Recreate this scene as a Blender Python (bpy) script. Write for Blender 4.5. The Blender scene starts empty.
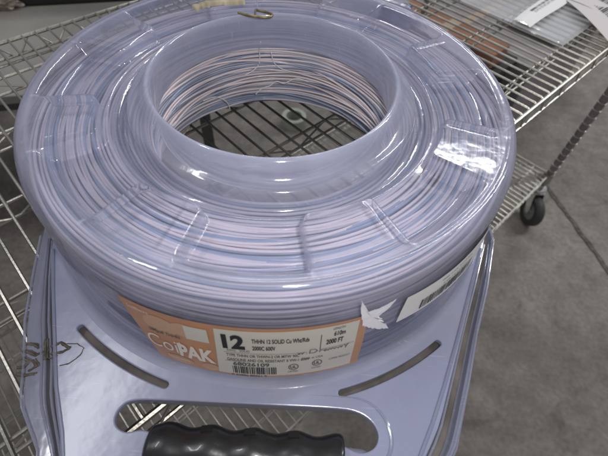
import bpy, bmesh, math, random
from mathutils import Vector, Matrix, noise
random.seed(7)
PI = math.pi
scene = bpy.context.scene
COL = scene.collection

# ------------------------------------------------------------------ helpers
def link_mesh(name, V, F, mats, parent=None, smooth=True, fm=None, attr=None, auto=None):
    me = bpy.data.meshes.new(name)
    me.from_pydata([tuple(v) for v in V], [], F)
    for m in (mats if isinstance(mats, (list, tuple)) else [mats]): me.materials.append(m)
    if fm: me.polygons.foreach_set('material_index', fm)
    if smooth: me.polygons.foreach_set('use_smooth', [True]*len(F))
    if attr:
        a = me.attributes.new('milkiness', 'FLOAT', 'POINT'); a.data.foreach_set('value', attr)
    me.update()
    if auto:
        bm = bmesh.new(); bm.from_mesh(me)
        bmesh.ops.recalc_face_normals(bm, faces=bm.faces)
        for e in bm.edges:
            if len(e.link_faces) == 2 and e.calc_face_angle(0) > math.radians(auto): e.smooth = False
        bm.to_mesh(me); bm.free()
    o = bpy.data.objects.new(name, me); COL.objects.link(o)
    if parent: o.parent = parent
    return o

def tag(o, label, cat, group=None, kind=None):
    if label: o['label'] = label
    if cat: o['category'] = cat
    if group: o['group'] = group
    if kind: o['kind'] = kind
    return o

def thing(name, label, cat, group=None):
    o = bpy.data.objects.new(name, None); COL.objects.link(o); o.empty_display_size = .02
    return tag(o, label, cat, group)

class MB:
    def __init__(s): s.V = []; s.F = []; s.M = []
    def add(s, V, F, m=0):
        b = len(s.V); s.V += [Vector(v) for v in V]
        s.F += [tuple(b+i for i in f) for f in F]; s.M += [m]*len(F)
    def tube(s, pts, r, n=6, closed=False, caps=True, m=0):
        pts = [Vector(p) for p in pts]; N = len(pts)
        R = r if isinstance(r, (list, tuple)) else [r]*N
        V = []; F = []
        for i, p in enumerate(pts):
            if closed: t = pts[(i+1) % N]-pts[i-1]
            else: t = pts[min(i+1, N-1)]-pts[max(i-1, 0)]
            t.normalize()
            a = Vector((0, 0, 1)) if abs(t.z) < .9 else Vector((1, 0, 0))
            u = t.cross(a).normalized(); w = u.cross(t)
            for k in range(n):
                c = 2*PI*k/n
                V.append(p+R[i]*(math.cos(c)*u+math.sin(c)*w))
        for i in range(N if closed else N-1):
            j = (i+1) % N
            for k in range(n):
                F.append((i*n+k, j*n+k, j*n+(k+1) % n, i*n+(k+1) % n))
        if caps and not closed:
            F.append(tuple(range(n))); F.append(tuple((N-1)*n+k for k in reversed(range(n))))
        s.add(V, F, m)
    def rod(s, a, b, r, n=8, m=0): s.tube([a, b], r, n, m=m)
    def box(s, c, size, M=None, m=0):
        x, y, z = [q/2 for q in size]
        V = [Vector((sx*x, sy*y, sz*z)) for sx in (-1, 1) for sy in (-1, 1) for sz in (-1, 1)]
        if M: V = [M @ v for v in V]
        V = [v+Vector(c) for v in V]
        s.add(V, [(0, 1, 3, 2), (4, 6, 7, 5), (0, 4, 5, 1), (2, 3, 7, 6), (0, 2, 6, 4), (1, 5, 7, 3)], m)
    def lathe(s, prof, n=32, c=(0, 0, 0), M=None, m=0, closed=False):
        V = []; F = []
        for r, z in prof:
            for k in range(n):
                a = 2*PI*k/n; v = Vector((r*math.cos(a), r*math.sin(a), z))
                if M: v = M @ v
                V.append(v+Vector(c))
        P = len(prof)
        for i in range(P if closed else P-1):
            j = (i+1) % P
            for k in range(n): F.append((i*n+k, i*n+(k+1) % n, j*n+(k+1) % n, j*n+k))
        s.add(V, F, m)
    def build(s, name, mats, parent=None, smooth=True, auto=35):
        return link_mesh(name, s.V, s.F, mats, parent, smooth, s.M, auto=auto)

def bevel_mod(o, w=.001, seg=2):
    b = o.modifiers.new('bevel', 'BEVEL'); b.width = w; b.segments = seg; b.limit_method = 'ANGLE'; return o

def N(nt, t, **kw):
    n = nt.nodes.new(t)
    for k, v in kw.items(): setattr(n, k, v)
    return n
def mat(name, col, rough=.5, metal=0, spec=.5, coat=0, bump=0, bscale=50, var=0, vscale=8, col2=None, emis=None, stretch=None):
    m = bpy.data.materials.new(name); m.use_nodes = True; nt = m.node_tree; b = nt.nodes['Principled BSDF']
    b.inputs['Base Color'].default_value = (*col, 1); b.inputs['Roughness'].default_value = rough
    b.inputs['Metallic'].default_value = metal; b.inputs['Specular IOR Level'].default_value = spec
    b.inputs['Coat Weight'].default_value = coat; b.inputs['Coat Roughness'].default_value = .08
    tc = N(nt, 'ShaderNodeTexCoord'); src = tc.outputs['Object']
    if stretch:
        mp = N(nt, 'ShaderNodeMapping'); mp.inputs['Scale'].default_value = stretch
        nt.links.new(src, mp.inputs['Vector']); src = mp.outputs['Vector']
    if var:
        nz = N(nt, 'ShaderNodeTexNoise'); nz.inputs['Scale'].default_value = vscale; nz.inputs['Detail'].default_value = 6
        nt.links.new(src, nz.inputs['Vector'])
        rp = N(nt, 'ShaderNodeValToRGB'); c2 = col2 or tuple(c*(1-var) for c in col)
        rp.color_ramp.elements[0].position = .35; rp.color_ramp.elements[1].position = .65
        rp.color_ramp.elements[0].color = (*c2, 1); rp.color_ramp.elements[1].color = (*col, 1)
        nt.links.new(nz.outputs['Fac'], rp.inputs['Fac']); nt.links.new(rp.outputs['Color'], b.inputs['Base Color'])
    if bump:
        nb = N(nt, 'ShaderNodeTexNoise'); nb.inputs['Scale'].default_value = bscale; nb.inputs['Detail'].default_value = 5
        bp = N(nt, 'ShaderNodeBump'); bp.inputs['Strength'].default_value = bump; bp.inputs['Distance'].default_value = .002
        nt.links.new(src, nb.inputs['Vector']); nt.links.new(nb.outputs['Fac'], bp.inputs['Height']); nt.links.new(bp.outputs['Normal'], b.inputs['Normal'])
    return m

def plastic(name, col=(.50, .52, .72), base=.35, edge=.85, rough=.16, attr=True, tint=(.88, .89, .96), gloss=.10, bmp=.3):
    """milky see-through moulded plastic: clear part + milky part, more milky where the wall is thick or seen edge-on"""
    m = bpy.data.materials.new(name); m.use_nodes = True; nt = m.node_tree
    b = nt.nodes['Principled BSDF']; out = nt.nodes['Material Output']
    b.inputs['Base Color'].default_value = (*col, 1); b.inputs['Roughness'].default_value = rough
    b.inputs['Specular IOR Level'].default_value = .2
    tr = N(nt, 'ShaderNodeBsdfTransparent'); tr.inputs['Color'].default_value = (*tint, 1)
    tl = N(nt, 'ShaderNodeBsdfTranslucent'); tl.inputs['Color'].default_value = (*col, 1)
    mi = N(nt, 'ShaderNodeMixShader'); mi.inputs['Fac'].default_value = .3
    nt.links.new(b.outputs[0], mi.inputs[1]); nt.links.new(tl.outputs[0], mi.inputs[2])
    tc = N(nt, 'ShaderNodeTexCoord')
    nz = N(nt, 'ShaderNodeTexNoise'); nz.inputs['Scale'].default_value = 14; nz.inputs['Detail'].default_value = 4
    nt.links.new(tc.outputs['Object'], nz.inputs['Vector'])
    n2 = N(nt, 'ShaderNodeTexNoise'); n2.inputs['Scale'].default_value = 60; n2.inputs['Detail'].default_value = 3
    nt.links.new(tc.outputs['Object'], n2.inputs['Vector'])
    bp = N(nt, 'ShaderNodeBump'); bp.inputs['Strength'].default_value = bmp; bp.inputs['Distance'].default_value = .004
    bp2 = N(nt, 'ShaderNodeBump'); bp2.inputs['Strength'].default_value = bmp*.6; bp2.inputs['Distance'].default_value = .001
    nt.links.new(nz.outputs['Fac'], bp.inputs['Height']); nt.links.new(n2.outputs['Fac'], bp2.inputs['Height'])
    nt.links.new(bp.outputs['Normal'], bp2.inputs['Normal'])
    nt.links.new(bp2.outputs['Normal'], b.inputs['Normal']); nt.links.new(bp2.outputs['Normal'], b.inputs['Coat Normal'])
    lw = N(nt, 'ShaderNodeLayerWeight'); lw.inputs['Blend'].default_value = .5
    mr = N(nt, 'ShaderNodeMapRange'); mr.inputs['To Min'].default_value = base; mr.inputs['To Max'].default_value = edge
    pw = N(nt, 'ShaderNodeMath', operation='POWER'); pw.inputs[1].default_value = 2.6
    nt.links.new(lw.outputs['Facing'], pw.inputs[0]); nt.links.new(pw.outputs[0], mr.inputs['Value'])
    fac = mr.outputs[0]
    if attr:
        at = N(nt, 'ShaderNodeAttribute', attribute_name='milkiness')
        ad = N(nt, 'ShaderNodeMath', operation='ADD'); ad.use_clamp = True
        nt.links.new(fac, ad.inputs[0]); nt.links.new(at.outputs['Fac'], ad.inputs[1]); fac = ad.outputs[0]
    # scuffs: a little cloudiness in patches
    n3 = N(nt, 'ShaderNodeTexNoise'); n3.inputs['Scale'].default_value = 25; n3.inputs['Detail'].default_value = 8
    nt.links.new(tc.outputs['Object'], n3.inputs['Vector'])
    m3 = N(nt, 'ShaderNodeMapRange'); m3.inputs['From Min'].default_value = .45; m3.inputs['From Max'].default_value = .75
    m3.inputs['To Min'].default_value = 0; m3.inputs['To Max'].default_value = .14
    nt.links.new(n3.outputs['Fac'], m3.inputs['Value'])
    a2 = N(nt, 'ShaderNodeMath', operation='ADD'); a2.use_clamp = True
    nt.links.new(fac, a2.inputs[0]); nt.links.new(m3.outputs[0], a2.inputs[1])
    mx = N(nt, 'ShaderNodeMixShader')
    nt.links.new(a2.outputs[0], mx.inputs['Fac']); nt.links.new(tr.outputs[0], mx.inputs[1]); nt.links.new(mi.outputs[0], mx.inputs[2])
    # dust tint in soft patches, and fine whitish scratches
    nd = N(nt, 'ShaderNodeTexNoise'); nd.inputs['Scale'].default_value = 11; nd.inputs['Detail'].default_value = 7; nd.inputs['Roughness'].default_value = .65
    nt.links.new(tc.outputs['Object'], nd.inputs['Vector'])
    md = N(nt, 'ShaderNodeMapRange'); md.inputs['From Min'].default_value = .5; md.inputs['From Max'].default_value = .72; md.inputs['To Max'].default_value = .38
    nt.links.new(nd.outputs['Fac'], md.inputs['Value'])
    mc = N(nt, 'ShaderNodeMixRGB'); mc.inputs[1].default_value = (*col, 1); mc.inputs[2].default_value = (.40, .365, .37, 1)
    nt.links.new(md.outputs[0], mc.inputs[0])
    prev = mc.outputs[0]; sc = None
    for kk, (rot, stv) in enumerate(((.5, (26, 520, 90)), (-.9, (20, 640, 90)), (1.7, (34, 560, 90)))):
        mp = N(nt, 'ShaderNodeMapping'); mp.inputs['Rotation'].default_value = (0, 0, rot); mp.inputs['Scale'].default_value = stv; mp.inputs['Location'].default_value = (kk*7, 0, 0)
        nt.links.new(tc.outputs['Object'], mp.inputs['Vector'])
        ns = N(nt, 'ShaderNodeTexNoise'); ns.inputs['Scale'].default_value = 1; ns.inputs['Detail'].default_value = 2
        nt.links.new(mp.outputs[0], ns.inputs['Vector'])
        ms = N(nt, 'ShaderNodeMapRange'); ms.inputs['From Min'].default_value = .70; ms.inputs['From Max'].default_value = .76; ms.inputs['To Max'].default_value = .13
        nt.links.new(ns.outputs['Fac'], ms.inputs['Value'])
        if sc is None: sc = ms.outputs[0]
        else:
            mxx = N(nt, 'ShaderNodeMath', operation='MAXIMUM'); nt.links.new(sc, mxx.inputs[0]); nt.links.new(ms.outputs[0], mxx.inputs[1]); sc = mxx.outputs[0]
    mw = N(nt, 'ShaderNodeMixRGB'); mw.inputs[2].default_value = (.85, .85, .9, 1); nt.links.new(sc, mw.inputs[0]); nt.links.new(prev, mw.inputs[1])
    nt.links.new(mw.outputs[0], b.inputs['Base Color'])
    a3 = N(nt, 'ShaderNodeMath', operation='ADD'); a3.use_clamp = True; nt.links.new(a2.outputs[0], a3.inputs[0]); nt.links.new(sc, a3.inputs[1])
    nt.links.new(a3.outputs[0], mx.inputs['Fac'])
    # clear surface gloss on top of the milky body
    gl = N(nt, 'ShaderNodeBsdfGlossy'); gl.inputs['Roughness'].default_value = gloss; gl.inputs['Color'].default_value = (1, 1, 1, 1)
    nt.links.new(bp2.outputs['Normal'], gl.inputs['Normal'])
    fr = N(nt, 'ShaderNodeFresnel'); fr.inputs['IOR'].default_value = 1.5; nt.links.new(bp2.outputs['Normal'], fr.inputs['Normal'])
    f2 = N(nt, 'ShaderNodeMath', operation='MULTIPLY_ADD'); f2.use_clamp = True
    f2.inputs[1].default_value = .75; f2.inputs[2].default_value = .015 ; nt.links.new(fr.outputs[0], f2.inputs[0])
    my = N(nt, 'ShaderNodeMixShader'); nt.links.new(f2.outputs[0], my.inputs[0])
    nt.links.new(mx.outputs[0], my.inputs[1]); nt.links.new(gl.outputs[0], my.inputs[2])
    nt.links.new(my.outputs[0], out.inputs['Surface'])
    return m

M_shell = plastic('milky_plastic', base=.11, edge=.60, col=(.50, .525, .67))
M_plate = plastic('plate_plastic', col=(.385, .41, .565), base=.88, edge=.97, attr=False, rough=.4, gloss=.22, bmp=.2)
M_flange = plastic('flange_plastic', col=(.46, .48, .60), base=.45, edge=.85, attr=False, rough=.3, gloss=.12)
M_gapdirt = mat('dusty_gap', (.15, .13, .115), .7, var=.5, vscale=40)
M_w = [mat('wire_white', (.82, .73, .75), .45, coat=.2, var=.12, vscale=20),
       mat('wire_pale', (.68, .64, .70), .45, coat=.2, var=.12, vscale=20),
       mat('wire_blue_shade', (.36, .42, .56), .45, coat=.2, var=.2, vscale=20)]  # bluish shade on the white wire, put into the colour of some rings
M_gap_shade = mat('coil_gap_shade', (.24, .28, .42), .7)  # shade in the gaps between rings, put into a dark blue-grey filler
M_chrome = mat('chrome_wire', (.52, .50, .44), .38, metal=1, bump=.15, bscale=300, var=.35, vscale=18)
M_chromeb = mat('bright_chrome', (.80, .80, .78), .18, metal=1, bump=.1, bscale=100)
M_post = mat('post_metal', (.30, .29, .27), .4, metal=.55, var=.3, vscale=30)
M_groove = mat('post_groove', (.75, .73, .68), .35, metal=.6)
M_rubber = mat('grip_rubber', (.012, .012, .013), .32, bump=.08, bscale=160, coat=.2)
M_hole = mat('grip_hole', (.004, .004, .004), .9)
M_tyre = mat('caster_rubber', (.045, .047, .043), .6, var=.3)
M_grey = mat('caster_grey', (.22, .23, .21), .4)
M_orange = mat('label_orange', (.54, .275, .14), .45, var=.12, vscale=40, coat=.15)
M_orange2 = mat('label_orange_light', (.56, .35, .21), .45)
M_cream = mat('label_cream', (.62, .59, .51), .5, coat=.1)
M_white = mat('paper_white', (.80, .79, .76), .5, bump=.1, bscale=60)
M_greywhite = mat('paper_greyed', (.62, .58, .55), .6, bump=.1, bscale=60)
M_ink = mat('black_ink', (.02, .02, .022), .6)
M_logo = mat('logo_white', (.80, .72, .62), .5)
M_inkfaint = mat('thin_black_ink', (.10, .095, .09), .6)
M_pen = mat('pen_ink', (.16, .15, .17), .5)
M_marker = mat('brown_marker', (.055, .042, .028), .6, var=.4, vscale=150, col2=(.12, .10, .08))
M_brass = mat('brass_wire', (.36, .29, .14), .45, metal=.5, var=.6, vscale=120)
M_tan = mat('tan_foam', (.48, .42, .28), .8, bump=.6, bscale=150, var=.4, vscale=60)
M_card = mat('brown_cardboard', (.25, .12, .065), .8, bump=.15, bscale=80, var=.25, vscale=12)
M_cardg = mat('grey_carton', (.23, .21, .205), .7, var=.25, vscale=12)
M_table = mat('bench_top', (.28, .265, .235), .45, var=.18, vscale=5, bump=.1, bscale=30)
M_black = mat('black_plastic', (.012, .014, .012), .5)
M_debris = mat('pale_debris', (.55, .46, .38), .8, var=.7, vscale=30, bump=.8, bscale=60)
M_steel = mat('dark_steel', (.10, .10, .095), .5, metal=.5)

# ------------------------------------------------------------------ frames
YAW = .803359801
E1 = Vector((math.cos(YAW), math.sin(YAW), 0)); E2 = Vector((-math.sin(YAW), math.cos(YAW), 0))
def S(a, b, z): return a*E1+b*E2+Vector((0, 0, z))
FLOOR = -1.0

# ------------------------------------------------------------------ floor
def floor_mat():
    m = bpy.data.materials.new('concrete'); m.use_nodes = True; nt = m.node_tree; b = nt.nodes['Principled BSDF']
    tc = N(nt, 'ShaderNodeTexCoord')
    def nz(s, d, dist=0):
        n = N(nt, 'ShaderNodeTexNoise'); n.inputs['Scale'].default_value = s; n.inputs['Detail'].default_value = d
        n.inputs['Distortion'].default_value = dist
        nt.links.new(tc.outputs['Object'], n.inputs['Vector']); return n.outputs['Fac']
    def ramp(f, p0, c0, p1, c1):
        r = N(nt, 'ShaderNodeValToRGB'); e = r.color_ramp.elements
        e[0].position = p0; e[1].position = p1; e[0].color = (*c0, 1); e[1].color = (*c1, 1); nt.links.new(f, r.inputs['Fac']); return r.outputs['Color']
    def mixc(mode, f, a, c):
        x = N(nt, 'ShaderNodeMixRGB', blend_type=mode); x.inputs['Fac'].default_value = f
        nt.links.new(a, x.inputs[1]); nt.links.new(c, x.inputs[2]); return x.outputs[0]
    c = ramp(nz(2.2, 8, .6), .3, (.18, .160, .135), .7, (.29, .260, .222))
    c = mixc('MULTIPLY', .8, c, ramp(nz(14, 10, .3), .3, (.62, .62, .62), .7, (1.1, 1.1, 1.1)))
    c = mixc('MULTIPLY', .7, c, ramp(nz(70, 6, 0), .35, (.75, .75, .75), .62, (1.1, 1.1, 1.1)))
    c = mixc('MULTIPLY', .8, c, ramp(nz(6, 5, 2.5), .30, (.7, .69, .67), .42, (1, 1, 1)))
    nt.links.new(c, b.inputs['Base Color']); b.inputs['Roughness'].default_value = .75
    bp = N(nt, 'ShaderNodeBump'); bp.inputs['Strength'].default_value = .3; bp.inputs['Distance'].default_value = .004
    nt.links.new(nz(60, 8), bp.inputs['Height']); nt.links.new(bp.outputs['Normal'], b.inputs['Normal'])
    return m
g = 8
fl = link_mesh('floor', [(-g, -g, FLOOR), (g, -g, FLOOR), (g, g, FLOOR), (-g, g, FLOOR)], [(0, 1, 2, 3)], floor_mat(), smooth=False)
tag(fl, None, None, kind='structure')
# jagged joint in the concrete running away from the caster
mb = MB(); pts = []
for i in range(60):
    t = i/59; p = Vector((1.02, .98, FLOOR+.003)).lerp(Vector((1.30, -.15, FLOOR+.003)), t)
    pts.append((p, .006+.006*noise.noise(Vector((i*.5, 3, 0)))+.003))
V = []; F = []
for i, (p, w) in enumerate(pts):
    j = .006*noise.noise(Vector((i*.4, 0, 1)))
    V += [p+Vector((j-w, 0, 0)), p+Vector((j+w, 0, 0))]
    if i: F.append((2*i-2, 2*i-1, 2*i+1, 2*i))
jt = link_mesh('floor_joint', V, F, mat('joint_dirt', (.06, .052, .044), .9, var=.5, vscale=60, col2=(.15, .13, .105)), smooth=False)
tag(jt, None, None, kind='structure')

# ------------------------------------------------------------------ shelving cart
cart = thing('wire_shelf_cart', 'chrome wire shelving cart on casters that carries the lavender reel case', 'shelving cart')
A0, A1, B0, B1 = -.86, 1.16, -.118, .545
def shelf(z, name):
    w = MB(); r = .0019
    k0 = math.ceil((A0+.01+.286)/.0215); k1 = int((A1-.01+.286)/.0215)
    for k in range(k0, k1+1):
        a = -.286+k*.0215
        w.tube([S(a, B0-.001, z-.005), S(a, B0+.004, z-.0015), S(a, B1-.004, z-.0015), S(a, B1+.001, z-.005)], r, 6)
    surf = w
    t = MB()
    def truss(p, q, zt, zb, rt, rb, per, zr=.0016):
        t.rod(p+Vector((0, 0, zt)), q+Vector((0, 0, zt)), rt, 8)
        t.rod(p+Vector((0, 0, zb)), q+Vector((0, 0, zb)), rb, 8)
        L = (q-p).length; n = int(L/per); pts = []
        for i in range(n*2+1):
            f = i/(2*n); pp = p.lerp(q, f); up = i % 2 == 0
            zz = zt-.002 if up else zb+.001
            d = (q-p).normalized()*.006
            pts += [pp-d+Vector((0, 0, zz)), pp+d+Vector((0, 0, zz))]
        t.tube(pts, zr, 5)
    truss(S(A0, B0, 0), S(A1, B0, 0), z-.0045, z-.036, .0034, .0026, .064)
    truss(S(A0, B1, 0), S(A1, B1, 0), z-.0045, z-.030, .0034, .0026, .064)
    t.rod(S(A0, B1, z-.040), S(A1, B1, z-.040), .0022)
    for b in (-.06, .066, .193, .32, .447):
        truss(S(A0, b, 0), S(A1, b, 0), z-.0060, z-.030, .0022, .0022, .11, .0014)
    for a in (A0, A1):
        truss(S(a, B0, 0), S(a, B1, 0), z-.0045, z-.036, .0034, .0026, .064)
    for a in (A0, A1):
        for b in (B0, B1):
            t.lathe([(.0135, -.040), (.0175, -.040), (.0165, .001), (.0135, .001)], 20, S(a, b, z), closed=True)
    o = surf.build('shelf', M_chrome, cart)
    u = t.build('truss_frame', M_chrome, o)
    return o
sh = shelf(-.151, 'upper'); sh2 = shelf(-.78, 'lower')
for a in (A0, A1):
    for b in (B0, B1):
        mb = MB(); c = S(a, b, 0); z0, z1 = -.850, .62
        mb.rod(c+Vector((0, 0, z0)), c+Vector((0, 0, z1)), .0125, 20)
        mb.lathe([(.0125, 0), (.014, .003), (.0125, .006)], 20, c+Vector((0, 0, z1)))
        zz = z0+.01
        while zz < z1:
            mb.lathe([(.0120, 0), (.0131, .0004), (.0131, .0014), (.0120, .0018)], 20, c+Vector((0, 0, zz)), m=1); zz += .0254
        mb.build('post', [M_post, M_groove], cart)
# casters
def caster(c, ang):
    R = Matrix.Rotation(ang, 4, 'Z')
    e = bpy.data.objects.new('caster', None); COL.objects.link(e); e.parent = cart
    mb = MB()
    mb.lathe([(0, .0), (.024, 0), (.026, -.006), (.021, -.012), (.012, -.016), (.0, -.016)], 24, c+Vector((0, 0, FLOOR+.150)))
    for s in (-1, 1):
        P = [R @ Vector(v) for v in [(-.02, s*.02, .132), (.022, s*.02, .132), (.045, s*.02, .07), (.045, s*.02, .050), (.03, s*.02, .050), (-.014, s*.02, .105)]]
        Q = [R @ Vector(v) for v in [(-.02, s*.0175, .132), (.022, s*.0175, .132), (.045, s*.0175, .07), (.045, s*.0175, .050), (.03, s*.0175, .050), (-.014, s*.0175, .105)]]
        n = 6; F = [tuple(range(n)), tuple(reversed(range(n, 2*n)))]+[(i, (i+1) % n, n+(i+1) % n, n+i) for i in range(n)]
        mb.add([p+Vector((c.x, c.y, FLOOR)) for p in P+Q], F)
    mb.box(Vector((c.x, c.y, FLOOR+.132))+(R @ Vector((.001, 0, 0))), (.044, .04, .004), R.to_3x3())
    f = mb.build('fork', M_chromeb, e)
    W = R @ Matrix.Rotation(PI/2, 4, 'X'); wc = Vector((c.x, c.y, FLOOR+.06))+(R @ Vector((.037, 0, 0)))
    mb = MB(); mb.lathe([(.036, -.015), (.054, -.016), (.059, -.010), (.060, 0), (.059, .010), (.054, .016), (.036, .015)], 40, wc, W, closed=True)
    wh = mb.build('wheel', M_tyre, e)
    mb = MB(); mb.lathe([(0, -.015), (.008, -.016), (.012, -.012), (.037, -.012), (.037, .012), (.012, .012), (.008, .016), (0, .015)], 32, wc, W)
    mb.build('hub', M_grey, wh)
    mb = MB(); k = R @ Vector((-.034, 0, .078))
    mb.box(Vector((c.x, c.y, FLOOR))+k, (.035, .045, .012), (R @ Matrix.Rotation(.5, 4, 'Y')).to_3x3())
    bevel_mod(mb.build('brake_pedal', M_grey, e), .003, 2)
caster(S(A1, B0, 0), math.radians(-85))
caster(S(A1, B1, 0), math.radians(-60))
caster(S(A0, B0, 0), math.radians(-140))
caster(S(A0, B1, 0), math.radians(200))

# ------------------------------------------------------------------ reel case
case = thing('wire_reel_case', 'round milky lavender plastic reel case with black handle lying on the wire shelf', 'reel case')
def ss(a, b, x):
    t = max(0, min(1, (x-a)/(b-a))); return t*t*(3-2*t)
PADR0, PADR1 = .1535, .2035
def pad_mask(r, th):
    # raised wedge pads every 45 degrees, rounded corners
    d = (math.degrees(th)+22.3) % 45
    if d > 22.5: d -= 45
    half = math.radians(10.0)*r
    dx = abs(math.radians(d))*r-(half-.006)
    dy = PADR0+.006-r
    qx, qy = max(dx, 0), max(dy, 0)
    sd = math.hypot(qx, qy)-.006
    return 1-ss(-.0014, .0026, sd)
def rib(r, th):
    # thin stiffening ridge on each pad near one side
    d = (math.degrees(th)+22.3) % 45
    if d > 22.5: d -= 45
    x = math.radians(d-6.5)*r
    return .0008*math.exp(-(x/.0012)**2)
# radial profile; annulus part is a height field
prof = [(.1085, -.028), (.1078, -.018), (.1072, -.006), (.1070, .003), (.1078, .0075), (.1092, .0092), (.1110, .0090), (.1130, .0070),
        (.1155, .0025), (.118, -.0020), (.1205, -.0048), (.1235, -.0060), (.1265, -.0066), (.1285, -.0074), (.1298, -.0095), (.1312, -.0140), (.1330, -.0205), (.1355, -.0230),
        (.1400, -.0235), (.1435, -.0220), (.1455, -.0185), (.1465, -.0165), (.1475, -.0150), (.1490, -.0155)]
rs = [.1490+i*(.2000-.1490)/44 for i in range(1, 45)]+[.2006+i*.0006 for i in range(9)]
NT = 900
V = []; F = []; D = []
rows = []
for r, z in prof:
    rows.append([(r, z, None)]*1)
def ann(r, th):
    m = pad_mask(r, th)
    w = ss(.1900, .2030, r)            # outer wall of the pockets rises to the rim
    zf = -.0155+(.0155-.0010)*w
    z = zf+( -.0010-zf)*m
    z += rib(r, th)*m*(1-ss(.19, .2, r))*(ss(.156, .162, r))
    # shallow embossed ring in pocket floors
    return z
outer = [(.2065, -.0005), (.2085, .0000), (.2105, -.0006), (.2130, -.0025), (.2155, -.0060), (.2175, -.0105), (.2188, -.0155), (.2193, -.0200),
         (.2190, -.0240), (.2188, -.0270), (.2192, -.031), (.2203, -.045), (.2215, -.060), (.2227, -.075), (.2238, -.090), (.2247, -.103), (.2253, -.111), (.2262, -.117), (.2280, -.1215), (.2310, -.1240), (.2350, -.1250)]
allr = [('p', a, b) for a, b in prof]+[('a', r, 0) for r in rs]+[('o', a, b) for a, b in outer]
for kind, r, z in allr:
    for k in range(NT):
        th = 2*PI*k/NT
        zz = z; rr = r
        if kind == 'a': zz = ann(r, th)
        if kind == 'p' and r < .135 and z > -.02: zz += .0006*math.sin(2*th+.6)
        if kind == 'o' and z < -.03:
            rr += .0007*noise.noise(Vector((math.cos(th)*2.2, math.sin(th)*2.2, z*25)))
        V.append((rr*math.cos(th), rr*math.sin(th), zz))
        if kind == 'p':
            d = .56-.20*ss(.1125, .119, r)-.18*ss(.129, .137, r)
        elif kind == 'a':
            d = .02+.20*ss(.2005, .2050, r)+.13*(1-ss(.149, .156, r))+.10*(1-ss(.149, .153, r))
            m = pad_mask(r, th); d += .34*(m*(1-m)*4)+.04*m
            d += .06*ss(.186, .192, r)
        else:
            d = .20*(1-ss(.008, .021, -z)) + .0 + .60*ss(.108, .121, -z)
        D.append(d)
for i in range(len(allr)-1):
    for k in range(NT):
        k2 = (k+1) % NT
        F.append((i*NT+k, (i+1)*NT+k, (i+1)*NT+k2, i*NT+k2))
lid = link_mesh('case_shell', V, F, M_shell, case, attr=D)

# 2D outlines of the base plate (upper edge U, lower flange L, same point order)
UL = [((-.222, -.060), (-.238, -.045)), ((-.212, -.105), (-.228, -.100)), ((-.196, -.145), (-.217, -.142)), ((-.176, -.189), (-.2025, -.190)), ((-.159, -.223), (-.187, -.226)), ((-.149, -.247), (-.178, -.249)), ((-.144, -.257), (-.173, -.259)),
      ((-.125, -.290), (-.147, -.287)), ((-.112, -.318), (-.130, -.326)), ((.116, -.318), (.134, -.326)), ((.138, -.275), (.160, -.276)), ((.145, -.264), (.168, -.264)),
      ((.153, -.250), (.173, -.250)), ((.167, -.215), (.187, -.213)), ((.185, -.170), (.203, -.167)), ((.205, -.120), (.2215, -.122)), ((.225, -.071), (.241, -.062))]
def outline(f, rback, fl=None):
    fl = f if fl is None else fl
    P = [Vector((u[0]*(1-q)+l[0]*q, u[1]*(1-q)+l[1]*q)) for u, l in UL for q in ((fl if u[0] < 0 else f),)]
    a0 = math.degrees(math.atan2(P[-1].y, P[-1].x)); a1 = math.degrees(math.atan2(P[0].y, P[0].x))+360
    n = 90
    for i in range(1, n):
        a = math.radians(a0+(a1-a0)*i/n); w = min(i, n-i)/6; w = min(1, w)
        rr = rback*w+(P[-1].length if i < n/2 else P[0].length)*(1-w)
        P.append(Vector((rr*math.cos(a), rr*math.sin(a))))
    return P
HOLE = [(-.0965, -.261), (-.0945, -.2545), (-.089, -.2495), (-.074, -.2475), (0, -.2460), (.075, -.2440), (.090, -.2460), (.100, -.2520), (.1045, -.2600), (.1035, -.2670), (.099, -.2720), (.0915, -.2745),
        (.085, -.2735), (.079, -.2705), (.070, -.2700), (-.062, -.2710), (-.075, -.2690), (-.083, -.2720), (-.090, -.2705), (-.095, -.2665)]
def slot(a0, a1, r=.2445, w=.0029, n=24):
    P = []
    for i in range(n+1):
        a = math.radians(a0+(a1-a0)*i/n); P.append(Vector(((r+w)*math.cos(a), (r+w)*math.sin(a))))
    a = math.radians(a1)
    for i in range(1, 6):
        c = PI*i/6; P.append(Vector(((r+w*math.cos(c))*math.cos(a+w/r*math.sin(c)), (r+w*math.cos(c))*math.sin(a+w/r*math.sin(c)))))
    for i in range(n+1):
        b = math.radians(a1+(a0-a1)*i/n); P.append(Vector(((r-w)*math.cos(b), (r-w)*math.sin(b))))
    a = math.radians(a0)
    for i in range(1, 6):
        c = PI*i/6; P.append(Vector(((r-w*math.cos(c))*math.cos(a-w/r*math.sin(c)), (r-w*math.cos(c))*math.sin(a-w/r*math.sin(c)))))
    return P
def smooth_poly(P, it=2):
    P = [Vector(p) for p in P]
    for _ in range(it):
        Q = []
        for i in range(len(P)):
            a, b = P[i], P[(i+1) % len(P)]
            Q += [a.lerp(b, .25), a.lerp(b, .75)]
        P = Q
    return P
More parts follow.
